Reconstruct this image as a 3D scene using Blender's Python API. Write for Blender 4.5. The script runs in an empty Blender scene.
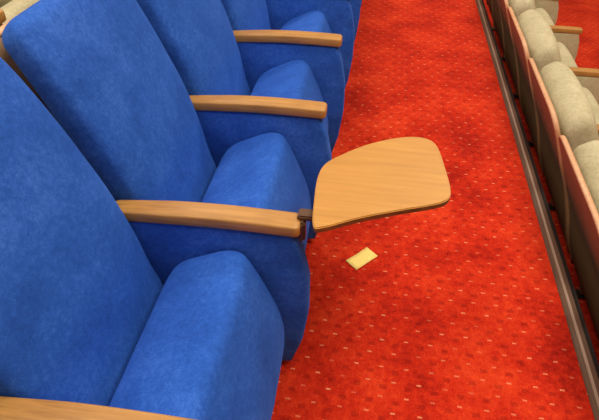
import bpy, bmesh, math, random
from mathutils import Vector, Matrix
random.seed(3)
sc = bpy.context.scene
try:
    sc.view_settings.view_transform = 'Standard'
except Exception as e:
    print(e)

def lin(c):
    return tuple(((v/255)/12.92 if v/255 <= 0.04045 else (((v/255)+0.055)/1.055)**2.4) for v in c) + (1,)

# ------------------------------------------------------------ materials
def base_mat(name, rough=.6):
    m = bpy.data.materials.new(name); m.use_nodes = True
    nt = m.node_tree; b = nt.nodes['Principled BSDF']
    b.inputs['Roughness'].default_value = rough
    return m, nt, b

def noise(nt, scale, detail=3, vec=None, rough=.5):
    n = nt.nodes.new('ShaderNodeTexNoise')
    n.inputs['Scale'].default_value = scale
    n.inputs['Detail'].default_value = detail
    n.inputs['Roughness'].default_value = rough
    if vec: nt.links.new(vec, n.inputs['Vector'])
    return n

def ramp(nt, fac, stops):
    r = nt.nodes.new('ShaderNodeValToRGB')
    el = r.color_ramp.elements
    while len(el) < len(stops): el.new(.5)
    for e, (p, c) in zip(el, stops):
        e.position = p; e.color = c
    nt.links.new(fac, r.inputs['Fac'])
    return r

def mix(nt, fac, a, b, mode='MIX'):
    m = nt.nodes.new('ShaderNodeMix'); m.data_type = 'RGBA'; m.blend_type = mode
    if isinstance(fac, (int, float)): m.inputs[0].default_value = fac
    else: nt.links.new(fac, m.inputs[0])
    for sock, v in ((m.inputs[6], a), (m.inputs[7], b)):
        if isinstance(v, tuple): sock.default_value = v
        else: nt.links.new(v, sock)
    return m.outputs[2]

def math_n(nt, op, a, b=None):
    n = nt.nodes.new('ShaderNodeMath'); n.operation = op
    for i, v in enumerate((a, b)):
        if v is None: continue
        if isinstance(v, (int, float)): n.inputs[i].default_value = v
        else: nt.links.new(v, n.inputs[i])
    return n.outputs[0]

def bump(nt, b, h, s, d=.01):
    bp = nt.nodes.new('ShaderNodeBump')
    bp.inputs['Strength'].default_value = s; bp.inputs['Distance'].default_value = d
    nt.links.new(h, bp.inputs['Height']); nt.links.new(bp.outputs[0], b.inputs['Normal'])

def velvet(name, dark, mid, light, sheen=.35):
    m, nt, b = base_mat(name, .85)
    tc = nt.nodes.new('ShaderNodeTexCoord')
    oi = nt.nodes.new('ShaderNodeObjectInfo')
    mp = nt.nodes.new('ShaderNodeVectorMath'); mp.operation = 'ADD'
    nt.links.new(tc.outputs['Object'], mp.inputs[0])
    nt.links.new(oi.outputs['Location'], mp.inputs[1])
    n1 = noise(nt, 6.5, 4, mp.outputs[0], .6)
    n2 = noise(nt, 75, 5, mp.outputs[0], .85)
    s = math_n(nt, 'ADD', math_n(nt, 'MULTIPLY', n1.outputs[0], .4), math_n(nt, 'MULTIPLY', n2.outputs[0], .6))
    r = ramp(nt, s, [(.34, lin(dark)), (.5, lin(mid)), (.66, lin(light))])
    nt.links.new(r.outputs[0], b.inputs['Base Color'])
    b.inputs['Sheen Weight'].default_value = sheen
    b.inputs['Sheen Roughness'].default_value = .45
    b.inputs['Sheen Tint'].default_value = lin(light)
    b.inputs['Specular IOR Level'].default_value = .15
    n3 = noise(nt, 320, 2, mp.outputs[0])
    n4 = noise(nt, 7, 2, mp.outputs[0])
    h = math_n(nt, 'ADD', math_n(nt, 'MULTIPLY', n3.outputs[0], .1), math_n(nt, 'MULTIPLY', n4.outputs[0], 1.0))
    bump(nt, b, h, .5, .03)
    return m

BLUE = velvet('blue_velvet', (30, 73, 158), (40, 90, 184), (62, 112, 206), .6)
BEIGE = velvet('beige_velvet', (160, 155, 122), (184, 179, 146), (204, 199, 168), .2)

def wood(name, dark, light, axis='X', rough=.4, sc_=1.0):
    m, nt, b = base_mat(name, rough)
    tc = nt.nodes.new('ShaderNodeTexCoord')
    mp = nt.nodes.new('ShaderNodeMapping')
    mp.inputs['Scale'].default_value = {'X': (3*sc_, 60*sc_, 60*sc_), 'Y': (60*sc_, 3*sc_, 60*sc_), 'Z': (30*sc_, 30*sc_, 2*sc_)}[axis]
    nt.links.new(tc.outputs['Object'], mp.inputs['Vector'])
    n1 = noise(nt, 1.6, 5, mp.outputs[0], .6)
    n2 = noise(nt, 7, 3, tc.outputs['Object'])
    r = ramp(nt, n1.outputs[0], [(.3, lin(dark)), (.65, lin(light))])
    c = mix(nt, .25, r.outputs[0], ramp(nt, n2.outputs[0], [(.3, lin(dark)), (.7, lin(light))]).outputs[0])
    nt.links.new(c, b.inputs['Base Color'])
    bump(nt, b, n1.outputs[0], .1, .002)
    return m
WOOD = wood('beech_wood', (138, 95, 42), (190, 143, 76))
TABW = wood('tablet_beech', (168, 118, 46), (190, 140, 62), 'X', .45, .7)
EDGE = wood('plywood_edge', (92, 56, 28), (128, 82, 42))
SHELL = wood('back_shell_wood', (138, 108, 76), (166, 136, 100), 'Z', .5)
RIM = wood('rim_wood', (190, 142, 104), (212, 168, 128), 'Z', .4)

def metal(name, col, rough=.4, met=.8):
    m, nt, b = base_mat(name, rough)
    n = noise(nt, 60, 3)
    r = ramp(nt, n.outputs[0], [(.3, lin(tuple(int(v*.8) for v in col))), (.7, lin(col))])
    nt.links.new(r.outputs[0], b.inputs['Base Color'])
    b.inputs['Metallic'].default_value = met
    return m
DARK = metal('dark_steel', (48, 42, 40), .45, .4)
BROWNM = metal('brown_bracket', (96, 66, 44), .45, .2)
ALU = metal('worn_aluminium', (190, 165, 145), .5, .2)
BRONZE = metal('brown_nosing', (112, 84, 66), .5, .1)

def carpet():
    m, nt, b = base_mat('red_carpet', .95)
    g = nt.nodes.new('ShaderNodeNewGeometry')
    jn = noise(nt, 11, 3, g.outputs['Position'], .6)
    js = nt.nodes.new('ShaderNodeVectorMath'); js.operation = 'SUBTRACT'
    nt.links.new(jn.outputs['Color'], js.inputs[0]); js.inputs[1].default_value = (.5, .5, .5)
    jm = nt.nodes.new('ShaderNodeVectorMath'); jm.operation = 'SCALE'; jm.inputs['Scale'].default_value = .008
    nt.links.new(js.outputs[0], jm.inputs[0])
    ja = nt.nodes.new('ShaderNodeVectorMath'); ja.operation = 'ADD'
    nt.links.new(g.outputs['Position'], ja.inputs[0]); nt.links.new(jm.outputs[0], ja.inputs[1])
    sep = nt.nodes.new('ShaderNodeSeparateXYZ'); nt.links.new(ja.outputs[0], sep.inputs[0])
    P = g.outputs['Position']
    px, py = .080, .052
    yy = math_n(nt, 'DIVIDE', sep.outputs[1], py)
    row = math_n(nt, 'FLOOR', yy)
    off = math_n(nt, 'MULTIPLY', math_n(nt, 'MODULO', math_n(nt, 'ABSOLUTE', row), 2), .5)
    xx = math_n(nt, 'ADD', math_n(nt, 'DIVIDE', sep.outputs[0], px), off)
    fx = math_n(nt, 'ABSOLUTE', math_n(nt, 'SUBTRACT', math_n(nt, 'FRACT', xx), .5))
    fy = math_n(nt, 'ABSOLUTE', math_n(nt, 'SUBTRACT', math_n(nt, 'FRACT', yy), .5))
    dot = math_n(nt, 'MULTIPLY', math_n(nt, 'LESS_THAN', fx, .09), math_n(nt, 'LESS_THAN', fy, .055))
    wn = nt.nodes.new('ShaderNodeTexWhiteNoise'); wn.noise_dimensions = '2D'
    cmb = nt.nodes.new('ShaderNodeCombineXYZ')
    nt.links.new(math_n(nt, 'FLOOR', xx), cmb.inputs[0]); nt.links.new(row, cmb.inputs[1])
    nt.links.new(cmb.outputs[0], wn.inputs['Vector'])
    fade = math_n(nt, 'MULTIPLY', dot, math_n(nt, 'ADD', math_n(nt, 'MULTIPLY', wn.outputs['Value'], .4), .14))
    fx2 = math_n(nt, 'ABSOLUTE', math_n(nt, 'SUBTRACT', math_n(nt, 'FRACT', math_n(nt, 'ADD', xx, .42)), .5))
    fy2 = math_n(nt, 'ABSOLUTE', math_n(nt, 'SUBTRACT', math_n(nt, 'FRACT', math_n(nt, 'ADD', yy, .35)), .5))
    dk = math_n(nt, 'MULTIPLY', math_n(nt, 'LESS_THAN', fx2, .14), math_n(nt, 'LESS_THAN', fy2, .14))
    n1 = noise(nt, 3.2, 5, P, .6)
    n2 = noise(nt, 38, 5, P, .8)
    n3 = noise(nt, 220, 2, P, .7)
    s = math_n(nt, 'ADD', math_n(nt, 'ADD', math_n(nt, 'MULTIPLY', n1.outputs[0], .45), math_n(nt, 'MULTIPLY', n2.outputs[0], .37)), math_n(nt, 'MULTIPLY', n3.outputs[0], .18))
    r = ramp(nt, s, [(.40, lin((142, 20, 10))), (.5, lin((186, 40, 18))), (.60, lin((210, 64, 30)))])
    c = mix(nt, math_n(nt, 'MULTIPLY', dk, .4), r.outputs[0], lin((112, 14, 10)))
    c = mix(nt, fade, c, lin((240, 165, 120)))
    nt.links.new(c, b.inputs['Base Color'])
    b.inputs['Sheen Weight'].default_value = .2
    b.inputs['Sheen Tint'].default_value = lin((255, 130, 90))
    b.inputs['Specular IOR Level'].default_value = .1
    bump(nt, b, n3.outputs[0], .5, .004)
    return m
CARPET = carpet()

def plain(name, c1, c2, scale=8, rough=.8):
    m, nt, b = base_mat(name, rough)
    n = noise(nt, scale, 4)
    r = ramp(nt, n.outputs[0], [(.3, lin(c1)), (.7, lin(c2))])
    nt.links.new(r.outputs[0], b.inputs['Base Color'])
    return m
WALL = plain('wall_paint', (205, 190, 165), (215, 200, 176))
CEIL = plain('ceiling_paint', (228, 222, 210), (236, 230, 220))
RISER = plain('riser_brown', (84, 54, 40), (104, 68, 50), 20)
PAPER = plain('yellow_paper', (236, 208, 112), (244, 220, 130), 30)

# ------------------------------------------------------------ mesh helpers
def mk(name, verts, faces, mat, smooth=True, parent=None, mi=None):
    me = bpy.data.meshes.new(name)
    me.from_pydata([tuple(v) for v in verts], [], faces)
    bm = bmesh.new(); bm.from_mesh(me)
    bmesh.ops.recalc_face_normals(bm, faces=bm.faces); bm.to_mesh(me); bm.free()
    for m in (mat if isinstance(mat, list) else [mat]): me.materials.append(m)
    if mi:
        for p, i in zip(me.polygons, mi): p.material_index = i
    me.polygons.foreach_set('use_smooth', [smooth]*len(me.polygons))
    return me

def loft(name, rings, mat):
    n = len(rings[0]); V = []; F = []
    for r in rings: V += r
    for i in range(len(rings)-1):
        for j in range(n):
            k = (j+1) % n
            F.append((i*n+j, i*n+k, (i+1)*n+k, (i+1)*n+j))
    F.append(tuple(range(n))); F.append(tuple((len(rings)-1)*n+j for j in range(n)))
    return mk(name, V, F, mat)

def sup(a, e):
    c, s = math.cos(a), math.sin(a)
    return (math.copysign(abs(c)**(2/e), c), math.copysign(abs(s)**(2/e), s))

def interp(pts, s):
    n = len(pts)-1; t = s*n; i = min(int(t), n-1); t -= i
    p = [Vector(pts[max(0, min(n, i+k))]) for k in (-1, 0, 1, 2)]
    return .5*((2*p[1]) + (p[2]-p[0])*t + (2*p[0]-5*p[1]+4*p[2]-p[3])*t*t + (3*p[1]-p[0]-3*p[2]+p[3])*t**3)

def cushion(name, prof, halfw, thick, mat, N=52, e=4.5, corner=.07, capfrac=.1, bulge=0.0, both=True, wfun=None, ce=2.0):
    """prof = front face profile (x,z), bottom to top. thickness goes to the rear (-X side)."""
    rings = []
    for i in range(N+1):
        u = i/N
        s = .5-.5*math.cos(math.pi*u)
        p = interp(prof, s); q = interp(prof, min(1, s+.01))-interp(prof, max(0, s-.01))
        q.normalize(); nrm = Vector((q[1], -q[0]))
        k = 0
        if s > 1-capfrac: k = (s-(1-capfrac))/capfrac
        elif both and s < capfrac: k = (capfrac-s)/capfrac
        k = min(k, .9995); g = (1-k**ce)**(1/ce)
        w = halfw*(wfun(s) if wfun else 1) - corner*(1-g)
        th = thick(s) if callable(thick) else thick
        t = th*.5*max(g, .06)
        c = p - nrm*(th*.5)
        ring = []
        M = 48
        for j in range(M):
            a = 2*math.pi*j/M
            yy, tt = sup(a, e)
            d = tt*t
            if tt > 0: d += bulge*(1-yy*yy)*g
            ring.append((c[0]+nrm[0]*d, yy*w, c[1]+nrm[1]*d))
        rings.append(ring)
    return loft(name, rings, mat)

def extrude_profile(name, outline, y0, y1, mat, bev=.01, seg=3, n=1):
    bm = bmesh.new()
    vs = [bm.verts.new((x, y0, z)) for x, z in outline]
    f = bm.faces.new(vs)
    r = bmesh.ops.extrude_face_region(bm, geom=[f])
    for v in [g for g in r['geom'] if isinstance(g, bmesh.types.BMVert)]: v.co.y = y1
    bmesh.ops.recalc_face_normals(bm, faces=bm.faces)
    rim = [e for e in bm.edges if abs(e.verts[0].co.y-e.verts[1].co.y) < 1e-6]
    bmesh.ops.bevel(bm, geom=rim, offset=bev, segments=seg, affect='EDGES', profile=.5)
    me = bpy.data.meshes.new(name); bm.to_mesh(me); bm.free()
    me.materials.append(mat)
    me.polygons.foreach_set('use_smooth', [True]*len(me.polygons))
    me.set_sharp_from_angle(angle=math.radians(50))
    return me

def smooth_closed(pts, k=8):
    out = []; n = len(pts)
    for i in range(n):
        p = [Vector(pts[(i+j-1) % n]) for j in range(4)]
        for a in range(k):
            t = a/k
            out.append(tuple(.5*((2*p[1]) + (p[2]-p[0])*t + (2*p[0]-5*p[1]+4*p[2]-p[3])*t*t + (3*p[1]-p[0]-3*p[2]+p[3])*t**3)))
    return out

def obj(name, me, parent=None, loc=(0, 0, 0)):
    o = bpy.data.objects.new(name, me); sc.collection.objects.link(o)
    o.location = loc
    if parent: o.parent = parent
    return o

def empty(name, loc):
    e = bpy.data.objects.new(name, None); sc.collection.objects.link(e)
    e.location = loc; e.empty_display_size = .1
    return e

def box(name, x0, x1, y0, y1, z0, z1, mat, bev=0):
    bm = bmesh.new(); bmesh.ops.create_cube(bm, size=1)
    for v in bm.verts:
        v.co = Vector(((x0+x1)/2+v.co.x*(x1-x0), (y0+y1)/2+v.co.y*(y1-y0), (z0+z1)/2+v.co.z*(z1-z0)))
    if bev: bmesh.ops.bevel(bm, geom=bm.edges[:], offset=bev, segments=2, affect='EDGES')
    me = bpy.data.meshes.new(name); bm.to_mesh(me); bm.free(); me.materials.append(mat)
    return me

# ------------------------------------------------------------ seat parts
def make_seat_meshes(tag, fabric, W, wide):
    half = W/2-(.045 if wide else .026)
    back_prof = [(-.50, .30), (-.535, .44), (-.553, .56), (-.588, .70), (-.634, .82), (-.676, .92), (-.722, 1.01), (-.764, 1.075)]
    def wf(s): return 1 - .02*math.sin(math.pi*min(1, s*1.2)) - .05*max(0, s-.6)/.4
    bt = (lambda s: .10+.07*math.sin(math.pi*min(1, s*.75))) if wide else (lambda s: .085+.03*math.sin(math.pi*s))
    back = cushion('back_cushion_'+tag, back_prof, half, bt, fabric,
                   corner=.09 if wide else .06, capfrac=.13 if wide else .09, bulge=.012 if wide else .006, wfun=wf)
    sh_prof = []
    for i, (x, z) in enumerate(back_prof):
        sh_prof.append((x-bt(i/7)-.002, z-(.025 if wide else .065)))
    sw = .008 if wide else -.002
    shell = cushion('back_shell_'+tag, sh_prof, half+sw, .016, SHELL, corner=.11 if wide else .075, capfrac=.14 if wide else .10, e=14, wfun=wf)
    rim_rings = []
    path = []
    cf = .14 if wide else .10; cr = .11 if wide else .075
    for i in range(80):
        u = i/79
        s = 1-abs(u*2-1)
        s = 1-(1-s)**1.8
        p = interp(sh_prof, min(s, .9999))
        k = max(0, (s-(1-cf))/cf); g = math.sqrt(max(0, 1-min(k, 1)**2))
        w = (half+sw+.002)*wf(s) - cr*(1-g)
        side = -1 if u < .5 else 1
        path.append(Vector((p[0]-.008, side*w, p[1])))
    for i, p in enumerate(path):
        t = (path[min(i+1, 79)]-path[max(i-1, 0)]).normalized()
        out = Vector((0, p.y, (p.z-.7)*.6)); out -= t*out.dot(t)
        out.normalize(); n2 = t.cross(out)
        rim_rings.append([p+out*(.007*math.cos(a))+n2*(.012*math.sin(a)) for a in [2*math.pi*j/10 for j in range(10)]])
    rim = loft('back_rim_'+tag, rim_rings, RIM)
    # tipped-up seat pan
    pan_prof = [(-.190, .17), (-.176, .24), (-.186, .32), (-.212, .40), (-.244, .48), (-.280, .556)]
    pan = cushion('seat_cushion_'+tag, pan_prof, half-.002, lambda s: .235+.02*s, fabric, corner=.024,
                  capfrac=.14, bulge=.010, e=8, ce=3.0)
    ol = [(-.62, .59), (-.16, .592), (-.134, .52), (-.116, .42), (-.116, .28), (-.132, .15), (-.165, .03),
          (-.25, .012), (-.42, .012), (-.49, .03), (-.53, .2), (-.58, .42)]
    panel = extrude_profile('side_panel_'+tag, ol, -.025, .025, fabric, .012, 3)
    foot = box('floor_plate_'+tag, -.50, -.20, -.032, .032, 0, .014, DARK, .003)
    rings = []
    N = 40; x0, x1 = -.640, -.140
    for i in range(N+1):
        u = .5-.5*math.cos(math.pi*i/N); x = x0+(x1-x0)*u
        d = min(x-x0, x1-x); r = .016
        g = math.sqrt(max(0.02, 1-max(0, 1-d/r)**2)) if d < r else 1
        w = .031*(.82+.18*min(1, u*3))
        w = w-(1-g)*.012; h = .018-(1-g)*.006
        zc = .592+.010*math.sin(math.pi*u)+.014*u
        ring = []
        for j in range(28):
            a, b_ = sup(2*math.pi*j/28, 6)
            ring.append((x, a*w, zc+b_*h))
        rings.append(ring)
    arm = loft('armrest_'+tag, rings, WOOD)
    lower = [( -.49, .30), (-.47, .22), (-.30, .22), (-.30, .27), (-.42, .34)]
    hinge = extrude_profile('hinge_bar_'+tag, lower, -half-.01, half+.01, DARK, .006, 2)
    return dict(back_cushion=back, back_shell=shell, back_rim=rim, seat_cushion=pan, hinge_bar=hinge), dict(side_panel=panel, floor_plate=foot, armrest=arm)

def place_row(tag, fabric, W, ox, y_start, n, oz, wide=False):
    inner, side = make_seat_meshes(tag, fabric, W, wide)
    for i in range(n):
        yc = y_start+W*(i+.5)
        root = empty('theatre_seat', (ox, yc, oz))
        for k, me in inner.items(): obj(k, me, root)
        for k, me in side.items(): obj(k, me, root, (0, -W/2, 0))
        if i == n-1:
            for k, me in side.items(): obj(k+'_end', me, root, (0, W/2, 0))

place_row('blue', BLUE, .563, 0, .377-.563, 9, 0)
RW = .74
place_row('beige_front', BEIGE, RW, 1.72, 2.05-3*RW, 8, -.74, True)
place_row('beige_rear', BEIGE, .55, -.96, -.275, 9, .30)

# ------------------------------------------------------------ writing tablet
tab = empty('folding_writing_tablet', (0, 0, 0))
ol = [(-.104, .890), (-.114, .99), (-.116, 1.08), (-.102, 1.140), (-.060, 1.190), (.0, 1.244), (.07, 1.286), (.13, 1.306),
      (.175, 1.300), (.200, 1.265), (.215, 1.17), (.224, 1.080), (.216, 1.035), (.180, 1.008), (.10, .975), (0, .930), (-.078, .886)]
sm = smooth_closed(ol, 6)
bm = bmesh.new()
zt = .660
top = [bm.verts.new((x, y, zt)) for x, y in sm]
bot = [bm.verts.new((x, y, zt-.018)) for x, y in sm]
ft = bm.faces.new(top); fb = bm.faces.new(bot[::-1])
for i in range(len(sm)):
    k = (i+1) % len(sm)
    f = bm.faces.new((top[i], bot[i], bot[k], top[k])); f.material_index = 1
bmesh.ops.recalc_face_normals(bm, faces=bm.faces)
eds = [e for e in bm.edges if e.verts[0].co.z == e.verts[1].co.z]
bmesh.ops.bevel(bm, geom=eds, offset=.0025, segments=2, affect='EDGES')
me = bpy.data.meshes.new('tablet_top'); bm.to_mesh(me); bm.free()
me.materials.append(TABW); me.materials.append(EDGE)
obj('tablet_top', me, tab)
obj('tablet_mount_plate', box('mp', -.095, .03, .975, 1.035, zt-.026, zt-.018, DARK, .003), tab)
obj('tablet_swing_arm', box('sa', -.150, -.02, .940, .975, zt-.040, zt-.024, BROWNM, .004), tab)
obj('tablet_pivot_post', box('pp', -.146, -.128, .925, .955, .560, zt-.036, BROWNM, .006), tab)

# ------------------------------------------------------------ paper note
c = Vector((.028, 1.43)); a = Vector((.078, .082))*.5; b2 = Vector((.046, -.041))*.5
V = []
for i in range(7):
    for j in range(5):
        u, v = i/3-1, j/2-1
        p = c+a*u+b2*v
        V.append((p.x, p.y, .003+.004*max(0, u)**2+.001*math.sin(3*u+v)))
F = [(i*5+j, i*5+j+1, (i+1)*5+j+1, (i+1)*5+j) for i in range(6) for j in range(4)]
po = obj('paper_note', mk('paper_note', V, F, PAPER))
so = po.modifiers.new('s', 'SOLIDIFY'); so.thickness = .0006

# ------------------------------------------------------------ room shell
EX = .80
def quad_floor():
    V = []; F = []; mi = []
    def bx(x0, x1, z0, z1, m=0):
        b = len(V)
        for z in (z0, z1):
            for x, y in ((x0, -3), (x1, -3), (x1, 9), (x0, 9)): V.append((x, y, z))
        for f in ((0, 3, 2, 1), (4, 5, 6, 7), (0, 1, 5, 4), (1, 2, 6, 5), (2, 3, 7, 6), (3, 0, 4, 7)):
            F.append(tuple(b+i for i in f)); mi.append(m if f != (1, 2, 6, 5) else 1)
    bx(-6, -1.00, -.95, .30); bx(-1.00, EX, -.95, 0); bx(EX, 7, -.95, -.74)
    return mk('floor', V, F, [CARPET, RISER], False, mi=mi)
obj('floor', quad_floor())
t = empty('trim_1', (0, 0, 0))
obj('nosing_base', box('nb', EX-.045, EX+.012, -3, 9, -.05, .006, BRONZE, .003), t)
obj('nosing_strip', box('ns', EX-.028, EX-.018, -3, 9, .004, .011, ALU, .002), t)
obj('nosing_lip', box('nl', EX+.000, EX+.014, -3, 9, -.06, .012, DARK, .003), t)
obj('wall_rear', box('w', -6.1, -6, -3, 9, -.95, 4.6, WALL))
obj('wall_stage', box('w', 7, 7.1, -3, 9, -.95, 4.6, WALL))
obj('wall_near', box('w', -6.1, 7.1, -3.1, -3, -.95, 4.6, WALL))
obj('wall_far', box('w', -6.1, 7.1, 9, 9.1, -.95, 4.6, WALL))
obj('ceiling', box('c', -6.1, 7.1, -3.1, 9.1, 4.6, 4.7, CEIL))

em, nt, b = base_mat('lamp_diffuser')
b.inputs['Emission Color'].default_value = (1, .88, .7, 1); b.inputs['Emission Strength'].default_value = 1.5
for x, y, p in ((1.6, 0.6, 160), (-2.4, .6, 75), (-2.4, 5.2, 60), (1.6, 5.2, 105)):
    L = empty('ceiling_light', (x, y, 4.55))
    obj('housing', box('h', -1.35, 1.35, -1.35, 1.35, 0, .05, ALU, .01), L)
    obj('diffuser', box('d', -1.3, 1.3, -1.3, 1.3, -.01, 0, em), L)
    ld = bpy.data.lights.new('lamp', 'AREA'); ld.size = 2.6; ld.energy = p; ld.color = (1, .93, .79)
    lo = bpy.data.objects.new('lamp', ld); sc.collection.objects.link(lo); lo.parent = L; lo.location = (0, 0, -.03)

w = bpy.data.worlds.new('World'); sc.world = w; w.use_nodes = True
w.node_tree.nodes['Background'].inputs[0].default_value = (1, .9, .8, 1)
w.node_tree.nodes['Background'].inputs[1].default_value = .3

# ------------------------------------------------------------ camera
cd = bpy.data.cameras.new('Camera'); cam = bpy.data.objects.new('Camera', cd); sc.collection.objects.link(cam)
cd.sensor_width = 36; cd.lens = 520/599*36; cd.clip_start = .02
cam.location = (0, 0, 1.49)
cam.rotation_euler = (math.radians(90-41.2), 0, math.radians(8.7))
sc.camera = cam
